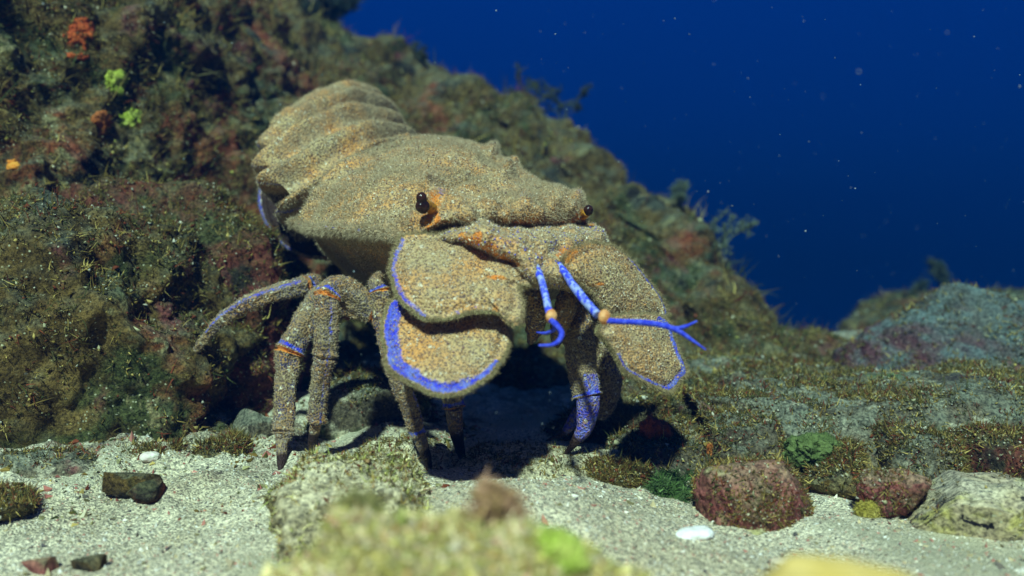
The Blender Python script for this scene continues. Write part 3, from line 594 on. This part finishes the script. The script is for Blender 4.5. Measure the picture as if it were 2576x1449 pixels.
# right pair, seen obliquely
UR = [(1478,612),(1500,612),(1541,622),(1592,662),(1632,712),(1668,766),(1672,797),(1618,810),(1563,803),(1526,800),(1508,771),(1478,734),(1449,712),(1412,678),(1408,655),(1430,632)]
def ur_mask(mk, tt, ang, q):
    blue_rim(300, 50, (.90, .97), k=.7)(mk, tt, ang, q)
    def ga(x, y, s, a): return a * np.exp(-((q[..., 0] - x) ** 2 + (q[..., 1] - y) ** 2) / s ** 2)
    mk[..., 1] = ga(1425, 655, 18, 1) + ga(1440, 635, 14, 1) + 1.0 * np.exp(-((q[..., 0] - 1487) / 20) ** 2 - ((q[..., 1] - 720) / 7) ** 2); mk[..., 3] *= .4
plate(UR, (.402, .00022, -.00006, 1530, 720), 'antenna_plate', center=(1530, 722), bulge=.0035, mask_fn=ur_mask, hair=9000, fringe=5000, th=.0036)
LR = [(1496,832),(1530,800),(1580,790),(1646,793),(1680,815),(1694,857),(1714,905),(1724,938),(1711,957),(1685,987),(1648,977),(1600,955),(1563,931),(1541,892),(1516,858)]
plate(LR, (.388, .00020, -.00010, 1600, 880), 'antenna_plate', center=(1605, 875), bulge=.003, mask_fn=blue_rim(-60, 165, (.84, .93), k=1.0), hair=6000, fringe=4500, th=.0035)
# tail fan curled under
TF = [(654,440),(651,480),(656,530),(670,565),(695,600),(730,630),(790,652),(860,640),(850,560),(790,500),(720,455)]
plate(TF, (.575, 0, -.0001, 740, 540), 'tail_fan', center=(760, 560), bulge=.003, hair=0, fringe=1500, th=.003,
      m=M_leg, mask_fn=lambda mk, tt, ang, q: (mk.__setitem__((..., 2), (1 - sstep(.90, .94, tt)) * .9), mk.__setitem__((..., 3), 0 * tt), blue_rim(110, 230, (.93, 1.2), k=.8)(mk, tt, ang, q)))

def tubegrid(pts, rad, n, nr=28, ell=1.0, noise=.0, caps=True):
    c = crv(pts, n); r = crv(np.array(rad, float)[:, None], n)[:, 0]; r = np.maximum(r, 1e-5)
    tg = np.gradient(c, axis=0); tg /= np.linalg.norm(tg, axis=1)[:, None]
    ref = np.array([0., -1, 0.3]); a = np.cross(tg, ref); a /= np.linalg.norm(a, axis=1)[:, None]; b = np.cross(a, tg)   # b towards the camera side
    ph = np.linspace(0, 2 * math.pi, nr, endpoint=False)[None, :, None]
    d = np.cos(ph) * a[:, None] + np.sin(ph) * b[:, None] * ell
    if caps:
        c = np.concatenate([c[:1], c[:1], c, c[-1:], c[-1:]]); r = np.concatenate([[1e-5, r[0] * .7], r, [r[-1] * .7, 1e-5]]); d = np.concatenate([d[:1], d[:1], d, d[-1:], d[-1:]])
    g = c[:, None] + d * r[:, None, None]
    if noise: g = g + d * (noise * (fbm(g, 110, 3, .6) + .8 * (.5 - worley(g, 420)[0])))[..., None]
    return g, ph[0, :, 0]
def leg(segs, claw=None, blue=None, label=None, hair=3500, tipmask=True, parent=lob):
    """segs: (x, y, d, radius px, joint) control points; a joint is a pinched orange ring"""
    pts = [P(*s[:3]) for s in segs]; rad = [s[3] * .88 * s[2] / FP for s in segs]; n = 34 * (len(segs) - 1)
    g, ph = tubegrid(pts, rad, n, 40, noise=.0010); g = g + (g - g.mean(1, keepdims=True)) * (.10 * np.cos(4 * ph + .6) + .05 * np.cos(ph * 2))[None, :, None]; L = g.shape[0]; s_ = np.linspace(0, len(segs) - 1, L)[:, None]
    mk = np.zeros(g.shape[:2] + (4,))
    for i, sg in enumerate(segs):
        if len(sg) > 4 and sg[4]:
            dd = s_ - i; mk[..., 1] += (1.25 * np.exp(-(dd / .10) ** 2)) * sg[4]; mk[..., 0] += .75 * np.exp(-((dd + .22) / .10) ** 2) * (sg[4] > .5)
            ax = crv(pts, n); ax = np.concatenate([ax[:1], ax[:1], ax, ax[-1:], ax[-1:]])[:, None]
            g = g + (g - ax) * (.16 * np.exp(-((dd + .10) / .06) ** 2) - .22 * np.exp(-(dd / .035) ** 2) + .12 * np.exp(-((dd - .09) / .06) ** 2))[..., None]
    if blue:
        for (a0, w_, lo, hi) in blue:
            dphi = np.abs((ph[None] - a0 + math.pi) % (2 * math.pi) - math.pi); mk[..., 0] += .56 * sstep(w_ + .25, w_ - .35, dphi) * sstep(lo - .15, lo + .15, s_) * sstep(hi + .15, hi - .15, s_)
    ax = g.mean(1, keepdims=True); N = g - ax; N /= np.maximum(np.linalg.norm(N, axis=-1, keepdims=True), 1e-9)
    mb = MB().grid(g, mk, wrap=True); p, nn = scatter(g, hair, True, nrm=N); hairs(mb, p, nn, .0011, .00008, mat=1, jit=.7)
    o = mb.build('leg', [M_leg, M_hair], parent)
    if claw:
        gc, ph = tubegrid([P(*s[:3]) for s in claw], [s[3] * s[2] / FP for s in claw], 60, 28, noise=.0004)
        mc = np.zeros(gc.shape[:2] + (4,)); t = np.linspace(0, 1, gc.shape[0])[:, None]; mc[..., 2] = sstep(CL[0], CL[1], t) + 0 * mc[..., 2]
        mc[..., 0] = CL[2]; MB().grid(gc, mc, wrap=True).build('claw', [M_leg], o)
    return o
CL = (.1, .5, .3)
LU = math.pi          # side of a descending leg that looks left
# far left, reaching back
leg([(850,740,.50,20),(790,712,.475,26),(768,717,.468,25,.6),(690,738,.46,23),(617,765,.455,20,.3),(560,803,.46,17,.2),(525,838,.465,14),(496,878,.47,10)], [(496,876,.47,10),(491,905,.475,8),(494,930,.48,5),(502,955,.485,1.5)], [(1.2, .5, 2.2, 6)])
# second: thigh to knee, shin behind the first leg
leg([(930,790,.455,24),(880,770,.455,30),(835,735,.45,30),(800,760,.452,34,.5),(765,820,.45,36),(727,885,.447,35,1),(722,930,.445,30),(716,1010,.44,28),(712,1085,.435,26,.2),(709,1100,.435,18)], [(710,1095,.435,17),(708,1150,.43,13),(706,1185,.425,7),(704,1212,.42,2)], [(LU, .45, 3.2, 5.0), (LU + .7, .4, 4.6, 5.0)], hair=6000)
# third: bright leg in front
leg([(1010,800,.43,20),(940,782,.43,30,1),(900,755,.428,38),(850,728,.424,36),(822,748,.418,32,.9),(822,800,.418,32),(816,895,.42,27,.15),(806,960,.425,25),(796,1060,.43,22,.4)], [(797,1058,.43,14),(790,1090,.433,13),(784,1125,.437,9),(786,1156,.44,2)], [(LU - .9, .28, 4.1, 8), (LU, .2, 5.9, 7.8)], hair=7000)
# fourth: behind the big plate
leg([(985,690,.44,8),(945,700,.405,14),(955,735,.40,24,1),(960,790,.40,22),(975,880,.40,22),(1015,985,.405,24),(1035,1040,.41,23),(1052,1092,.413,21,.9)], [(1052,1090,.413,17),(1066,1130,.416,15),(1078,1165,.42,9),(1089,1198,.423,2)], [(LU, .5, 5, 7)], hair=2500)
# fifth
leg([(1150,800,.45,24),(1130,880,.44,26),(1132,960,.435,26),(1141,1026,.435,25,.9)], [(1141,1024,.435,22),(1147,1075,.438,19),(1156,1125,.442,13),(1166,1158,.445,7),(1174,1180,.447,1.5)], [(LU, .4, 1, 3)], hair=2500)
# right front leg with the blue claw
CL = (.45, .75, .55)
leg([(1430,740,.44,30),(1450,820,.435,40),(1462,900,.43,38),(1470,960,.428,36),(1478,996,.427,34,.8)], [(1480,994,.427,31),(1478,1035,.427,28),(1468,1080,.428,20),(1440,1120,.43,10),(1408,1157,.433,1.5)], [(2.2, 1.0, 2.6, 4)], hair=4000)
# right second leg behind it
leg([(1470,740,.47,28),(1510,830,.465,36),(1528,920,.46,32),(1530,1000,.458,28),(1505,1050,.46,18)], [(1455,1030,.455,13),(1440,1060,.455,14),(1415,1090,.455,9),(1374,1109,.455,1.5)], hair=3000)

# eyes
def eye(x, y, d, r, sx, sy, sd):
    g, _ = tubegrid([P(sx, sy, sd), P((x + sx) / 2, (y + sy) / 2, (d + sd) / 2 - .001), P(x, y, d)], [r * d / FP * .9, r * d / FP * .8, r * d / FP * .7], 20, 24)
    mk = np.zeros(g.shape[:2] + (4,)); o = MB().grid(g, mk, wrap=True).build('eye_stalk', [M_amber], lob)
    c = P(x, y, d); gg = ellipsoid(c, (r * d / FP,) * 2 + (r * d / FP * 1.15,), (40, 60), .015, None, 1.)
    MB().grid(gg, wrap=True).build('eye', [M_eye], lob); return o
eye(1057, 504, .379, 17, 1086, 525, .386); eye(1477, 534, .438, 15, 1460, 545, .448)
MB().grid(ellipsoid(P(1060, 522, .3795), (.0024, .0022, .0026), (30, 40), .03, None, 2.), wrap=True).build('eye', [M_eye], bpy.data.objects['eye_stalk'])

# antennules
def antennule(seg1, joint, flag, fork=None):
    g, _ = tubegrid([P(*s[:3]) for s in seg1], [s[3] * .86 * s[2] / FP for s in seg1], 70, 20, noise=.0003)
    o = MB().grid(g, wrap=True).build('antennule', [M_antb], lob)
    c = P(*joint[:3]); MB().grid(ellipsoid(c, (joint[3] * joint[2] / FP * .72,) * 2 + (joint[3] * joint[2] / FP * .95,), (24, 32), .10, None, 2.), wrap=True).build('joint', [M_orange], o)
    for fl in [flag] + ([fork] if fork else []):
        g, _ = tubegrid([P(*s[:3]) for s in fl], [s[3] * .84 * s[2] / FP for s in fl], 90, 16, noise=.00012)
        g[2:-2] += (g[2:-2] - g[2:-2].mean(1, keepdims=True)) * (.13 * (np.arange(90) % 3 == 0))[:, None, None]; MB().grid(g, wrap=True).build('flagellum', [M_blue], o)
def antb():
    m, t, b = mat('speckled_blue'); N = NT(t); c = N.mix(N.ramp(N.noise(420, 3), .42, .60), (0.04, 0.06, 0.70), (0.30, 0.36, 0.62))
    t.links.new(c, b.inputs['Base Color']); b.inputs['Roughness'].default_value = .5; return m
M_antb = antb()
antennule([(1345,668,.374,12),(1356,690,.368,12),(1362,705,.364,11),(1372,745,.358,11),(1382,790,.352,11)], (1384, 799, .351, 15),
          [(1385,805,.35,8),(1400,818,.345,8.5),(1413,838,.338,8),(1405,858,.334,7),(1385,868,.333,5.5),(1355,869,.334,3)], [(1385,806,.351,7),(1396,816,.349,7),(1392,830,.352,6),(1372,838,.356,4),(1350,836,.36,2)])
antennule([(1405,668,.378,12),(1425,692,.372,12),(1440,715,.366,12),(1468,752,.358,14),(1503,792,.350,13)], (1517, 801, .349, 16),
          [(1522,806,.349,8),(1560,809,.346,8.5),(1610,811,.343,8.5),(1660,817,.340,8.5),(1705,832,.338,7),(1740,855,.337,5),(1776,880,.336,2.5)], [(1670,818,.340,7),(1700,826,.340,6),(1725,821,.342,5),(1753,808,.345,2.5)])
# mouth limbs under the face, in shade
for a in ([(1340,730,.42,26),(1350,780,.42,30),(1345,830,.43,22),(1335,860,.44,8)], [(1430,735,.42,24),(1420,780,.42,28),(1405,830,.43,22),(1400,870,.44,8)]):
    g, _ = tubegrid([P(*s[:3]) for s in a], [s[3] * s[2] / FP for s in a], 50, 28, noise=.001); MB().grid(g, wrap=True).build('mouth_limb', [M_leg], lob)

# ------------------------------------------------------------------ sponges and algae
def sponge(pix, r, c0, c1, label, seed, cat='sponge', name='sponge', amp=.2):
    c = P(*pix); gs = ellipsoid(c, r, (90, 140), amp, None, seed, 0, .9); nn = outward(gs, c)
    gs = gs + nn * (max(r) * (.22 * fbm(gs, .9 / max(r), 3, .6, seed) + .22 * fbm(gs, 2.6 / max(r), 4, .65, seed)) - .0006 * (worley(gs, 700)[0] < .22))[..., None]
    mb = MB().grid(gs, wrap=True); p, n = scatter(gs, 700, True, nrm=nn); cc = (np.array(c0) + np.array(c1)) / 2
    blades(mb, p, n, .0011, .00012, [cc * .6, cc, cc * 1.2 + .02], per=3, mat=1, curl=1.)
    return tag(mb.build(name, [plain(name + '_' + str(seed), c0, c1, 180, .85, .0015), M_algae], origin=c), label, cat)
def on_reef(x, y, dflt=.6):
    q = proj(reef[::4, ::4]); m = (np.abs(q[0] - x) < 9) & (np.abs(q[1] - y) < 9)
    return float(q[2][m].min()) if m.any() else dflt
RX, RY, RD = proj(reef)
def crust(x, y, ax, ay, c0, c1, label, seed):
    '''thin irregular sheet grown over the wall's own relief'''
    k = (RX - x) ** 2 / (ax * 2) ** 2 + (RY - y) ** 2 / (ay * 2) ** 2; k[:, 640:] = 9; i, j = np.where(k < 1); a, b, c, d = i.min(), i.max() + 1, j.min(), j.max() + 1
    sub = crv(np.swapaxes(crv(np.swapaxes(reef[a:b, c:d], 0, 1), 2 * (d - c)), 0, 1), 2 * (b - a)); nn = crv(np.swapaxes(crv(np.swapaxes(GN[a:b, c:d], 0, 1), 2 * (d - c)), 0, 1), 2 * (b - a))
    X_, Y_, _d = proj(sub); e = np.sqrt(((X_ - x) / ax) ** 2 + ((Y_ - y) / ay) ** 2) + 1.1 * fbm(sub, 60, 4, .6, seed) + .3 * fbm(sub, 250, 3, .6, seed)
    th_ = .0050 * sstep(1.15, .70, e) + .0016 * fbm(sub, 200, 3, .6) * (e < 1) - .0030 * (e < 1) * (worley(sub, 260)[0] < .22) - .0026
    c_ = P(x, y, float(_d.mean())); tag(MB().grid(sub + nn * th_[..., None]).build('sponge', plain('crust_' + str(seed), c0, c1, 160, .85, .0015), origin=c_), label, 'sponge')
for (x, y, rx, rz, c0, c1, l, sd) in [
        (192, 95, .010, .008, (.40, .06, .012), (.50, .10, .02), 'large orange-red encrusting sponge high on the left wall', 1.1), (190, 142, .009, .003, (.40, .06, .012), (.50, .10, .02), 'narrow orange sponge strip just below the large orange sponge', 2.1),
        (297, 215, .0065, .008, (.30, .36, .03), (.48, .50, .08), 'upper lime-yellow sponge patch on the left wall', 3.1), (328, 300, .0065, .0055, (.30, .36, .03), (.52, .56, .10), 'lower lime-yellow sponge patch on the left wall', 4.1),
        (36, 418, .0035, .0035, (.65, .2, .02), (.72, .3, .04), 'tiny orange sponge at the left edge of the picture', 5.1), (253, 300, .006, .007, (.32, .08, .015), (.4, .12, .03), 'rust-brown sponge left of the lower lime sponge', 6.1)]:
    crust(x, y, rx * 3900, rz * 3900, c0, c1, l, sd)
for (x, y, d, r, c0, c1, l, sd) in [
        (1798, 1130, .425, (.0035, .003, .004), (.45, .11, .02), (.55, .20, .05), 'orange sponge knob on the mottled stone at right', 7.1), (1650, 1090, .47, (.006, .004, .006), (.34, .07, .05), (.55, .12, .04), 'red and orange sponge in the shade of the right rock', 8.1),
        (2045, 1135, .40, (.011, .008, .0065), (.07, .10, .025), (.13, .17, .05), 'soft green algae ball on the grey slab', 9.1), (2120, 1268, .375, (.0075, .005, .004), (.30, .25, .03), (.45, .38, .08), 'bright yellow sponge lump between red boulder and cream rock', 10.1),
        (2190, 1290, .372, (.004, .003, .0035), (.30, .24, .03), (.42, .34, .08), 'small yellow sponge beside the black hole near cream rock', 11.1), (1395, 1385, .206, (.0050, .004, .0045), (.30, .42, .05), (.45, .52, .12), 'blurred lime-green algae ball on the near boulder', 12.1),
        (1895, 1370, .30, (.0045, .004, .0045), (.42, .38, .16), (.5, .45, .25), 'blurred tan pebble standing on sand at lower right', 13.1)]:
    d = hit(x, y, d) - r[1] * .35
    sponge((x, y, d), r, c0, c1, l, sd, cat='algae' if 'algae' in l else ('pebble' if 'pebble' in l else 'sponge'), name='algae_ball' if 'algae' in l else ('pebble' if 'pebble' in l else 'sponge'), amp=.14)
# white shell chips
def chip(x, y, d, r, l, seed, c0=(.72, .68, .62), c1=(.8, .78, .74)):
    c = P(x, y, d); c[2] = max(float(ground_z(c[0], c[1])) + r[2] * .5, 0 if y > 1200 else c[2])
    tag(MB().grid(ellipsoid(c, r, (40, 60), .16, None, seed, .4, .8, fine=.0006), wrap=True).build('shell_chip', plain('shell_' + str(seed), c0, c1, 300, .5), origin=c), l, 'shell', 'shell chips on the sand')
chip(1748, 1328, .345, (.0065, .004, .0022), 'largest white shell chip, beside the rose-red boulder', 1.5)
chip(385, 1110, .46, (.003, .002, .0025), 'white shell chip on the rubble under the left wall', 2.5)
chip(380, 1170, .43, (.004, .003, .002), 'pinkish white shell chip above the small dark red stone', 3.5, (.7, .55, .48), (.8, .75, .6))
chip(1960, 1375, .325, (.003, .002, .001), 'small cream shell chip in front of the rose-red boulder', 4.5, (.6, .5, .35), (.7, .6, .45))

def bush(name, pix, hgt, label, cols, n=14, twig=.0012, seed=1, leaf=1500, llen=.005):
    """branching alga: crooked stems that fork, furred with blades"""
    rr = random.Random(seed); c = P(*pix); root = tag(empty(name, c), label, 'algae'); st = MB(); lf = MB(); allp = []
    def grow(p0, d, L, r, lev):
        k = 5; pts = [p0]; dd = np.array(d)
        for _ in range(k): dd = dd + np.array([rr.gauss(0, .22), rr.gauss(0, .22), rr.gauss(0, .15)]); dd /= np.linalg.norm(dd); pts.append(pts[-1] + dd * L / k)
        g, _p = tubegrid(pts, list(np.linspace(r, r * .5, len(pts))), 14, 6); mk = np.zeros(g.shape[:2] + (4,)); mk[..., :3] = cols[0]; mk[..., 3] = 1; st.grid(g, mk, wrap=True)
        allp.extend([q + (w_ - q) * rr.random() for q, w_ in zip(pts[:-1], pts[1:]) for _ in range(3)])
        if lev > 0:
            for _ in range(rr.choice((2, 3))):
                q = pts[rr.randint(2, k)]; e = dd + np.array([rr.gauss(0, .6), rr.gauss(0, .5), rr.gauss(.1, .4)]); grow(q, e / np.linalg.norm(e), L * .6, r * .65, lev - 1)
    for _ in range(n): grow(c + np.array([rr.gauss(0, hgt * .06), rr.gauss(0, hgt * .06), 0]), np.array([rr.gauss(0, .3), rr.gauss(0, .3), 1.]), hgt * (.35 + .25 * rr.random()), twig, 3)
    st.build('stem', M_algae, root)
    ap = np.array(allp); ii = rng.integers(0, len(ap), leaf); blades(lf, ap[ii], rng.normal(size=(leaf, 3)) * .5 + [0, 0, .5], llen, twig * .5, cols, per=4); lf.build('foliage', M_algae, root); return root
DK = [(.05, .055, .03), (.09, .08, .04), (.04, .06, .05)]
bush('algae_bush', (1430, 310, .93), .095, 'tall dark algae bush standing above the reef ridge against blue water', DK, 3, .0007, 3, 900, .0035)
bush('algae_bush', (815, 75, 1.0), .05, 'dense dark algae clump at the top edge where the ridge meets water', DK, 8, .0014, 4, 2500, .008)
bush('algae_bush', (1050, 175, .98), .035, 'small dark algae tuft on the upper ridge left of the tall bush', DK, 3, .001, 5, 500, .005)
bush('algae_bush', (1815, 625, .76), .055, 'wispy branched algae on the ridge right of the antennule fork', [(.13, .14, .08), (.10, .12, .08)], 5, .0006, 6, 260, .0035)
bush('algae_bush', (1705, 520, .82), .03, 'short feathery algae on the ridge above the pale plate', [(.13, .14, .08), (.10, .12, .08)], 5, .0006, 7, 300, .0035)
bush('algae_bush', (2370, 745, 1.15), .075, 'faint tall algae stalk on the distant outcrop', DK, 2, .0014, 8, 500, .006)
bush('algae_bush', (2290, 775, 1.1), .035, 'low algae tuft on the distant outcrop left of the tall stalk', DK, 5, .0012, 9, 700, .006)
bush('algae_bush', (1700, 1290, .41), .022, 'dark green bushy algae at the foot of the mottled stone', [(.07, .13, .03), (.10, .16, .05), (.05, .08, .03)], 10, .0005, 10, 2500, .0028)
bush('algae_bush', (1590, 1100, .47), .020, 'brown fringed algae hanging beside the right claw', [(.11, .09, .05), (.16, .13, .07)], 8, .0005, 11, 1800, .003)
bush('algae_tuft', (1265, 1355, .215), .014, 'blurred pinkish brown branched algae on top of the near boulder', [(.34, .20, .12), (.42, .26, .16), (.3, .2, .08)], 9, .0006, 12, 1800, .0025)
bush('algae_tuft', (900, 1345, .225), .010, 'blurred olive algae tuft on the left shoulder of the near boulder', [(.2, .2, .08), (.3, .28, .1)], 14, .0004, 13, 2500, .003)

# drifting particles
k = 420; mb = MB(); xx = rng.random(k) * 1300 + 1276; yy = rng.random(k) ** .9 * 950 - 20; dd = .22 + rng.random(k) * .8
xx[:70] = rng.random(70) * 1400; yy[:70] = rng.random(70) * 1200; dd[:70] = .30 + .08 * rng.random(70)
bits(mb, P(xx, yy, dd), .00020 + .0004 * rng.random(k) ** 3, [(.35, .4, .42), (.22, .27, .28), (.12, .15, .17)], 1)
tag(mb.build('drifting_particles', M_algae, origin=(0, .5, .1)), 'pale specks drifting in the blue water', 'particles', kind='stuff')

# ------------------------------------------------------------------ water haze
x0, x1, y0, y1, z0, z1 = -4.2, 4.2, -.8, 3.2, -1.2, 1.6
v = np.array([[x, y, z] for x in (x0, x1) for y in (y0, y1) for z in (z0, z1)])
me = bpy.data.meshes.new('haze'); me.from_pydata(v.tolist(), [], [(0, 1, 3, 2), (4, 6, 7, 5), (0, 4, 5, 1), (2, 3, 7, 6), (0, 2, 6, 4), (1, 5, 7, 3)])
hz = bpy.data.objects.new('haze', me); COL.objects.link(hz); hz['kind'] = 'stuff'; hz['label'] = 'clear deep blue sea water filling the scene'; hz['category'] = 'water'
m = bpy.data.materials.new('water_haze'); m.use_nodes = True; t = m.node_tree; t.nodes.clear(); o = t.nodes.new('ShaderNodeOutputMaterial'); pv = t.nodes.new('ShaderNodeVolumePrincipled')
pv.inputs['Color'].default_value = (0.0008, 0.022, 0.095, 1); pv.inputs['Density'].default_value = 0.50; pv.inputs['Absorption Color'].default_value = (0.004, 0.36, 0.62, 1)
t.links.new(pv.outputs[0], o.inputs['Volume']); me.materials.append(m)
for o in bpy.data.objects:
    if '_o' in o: del o['_o']
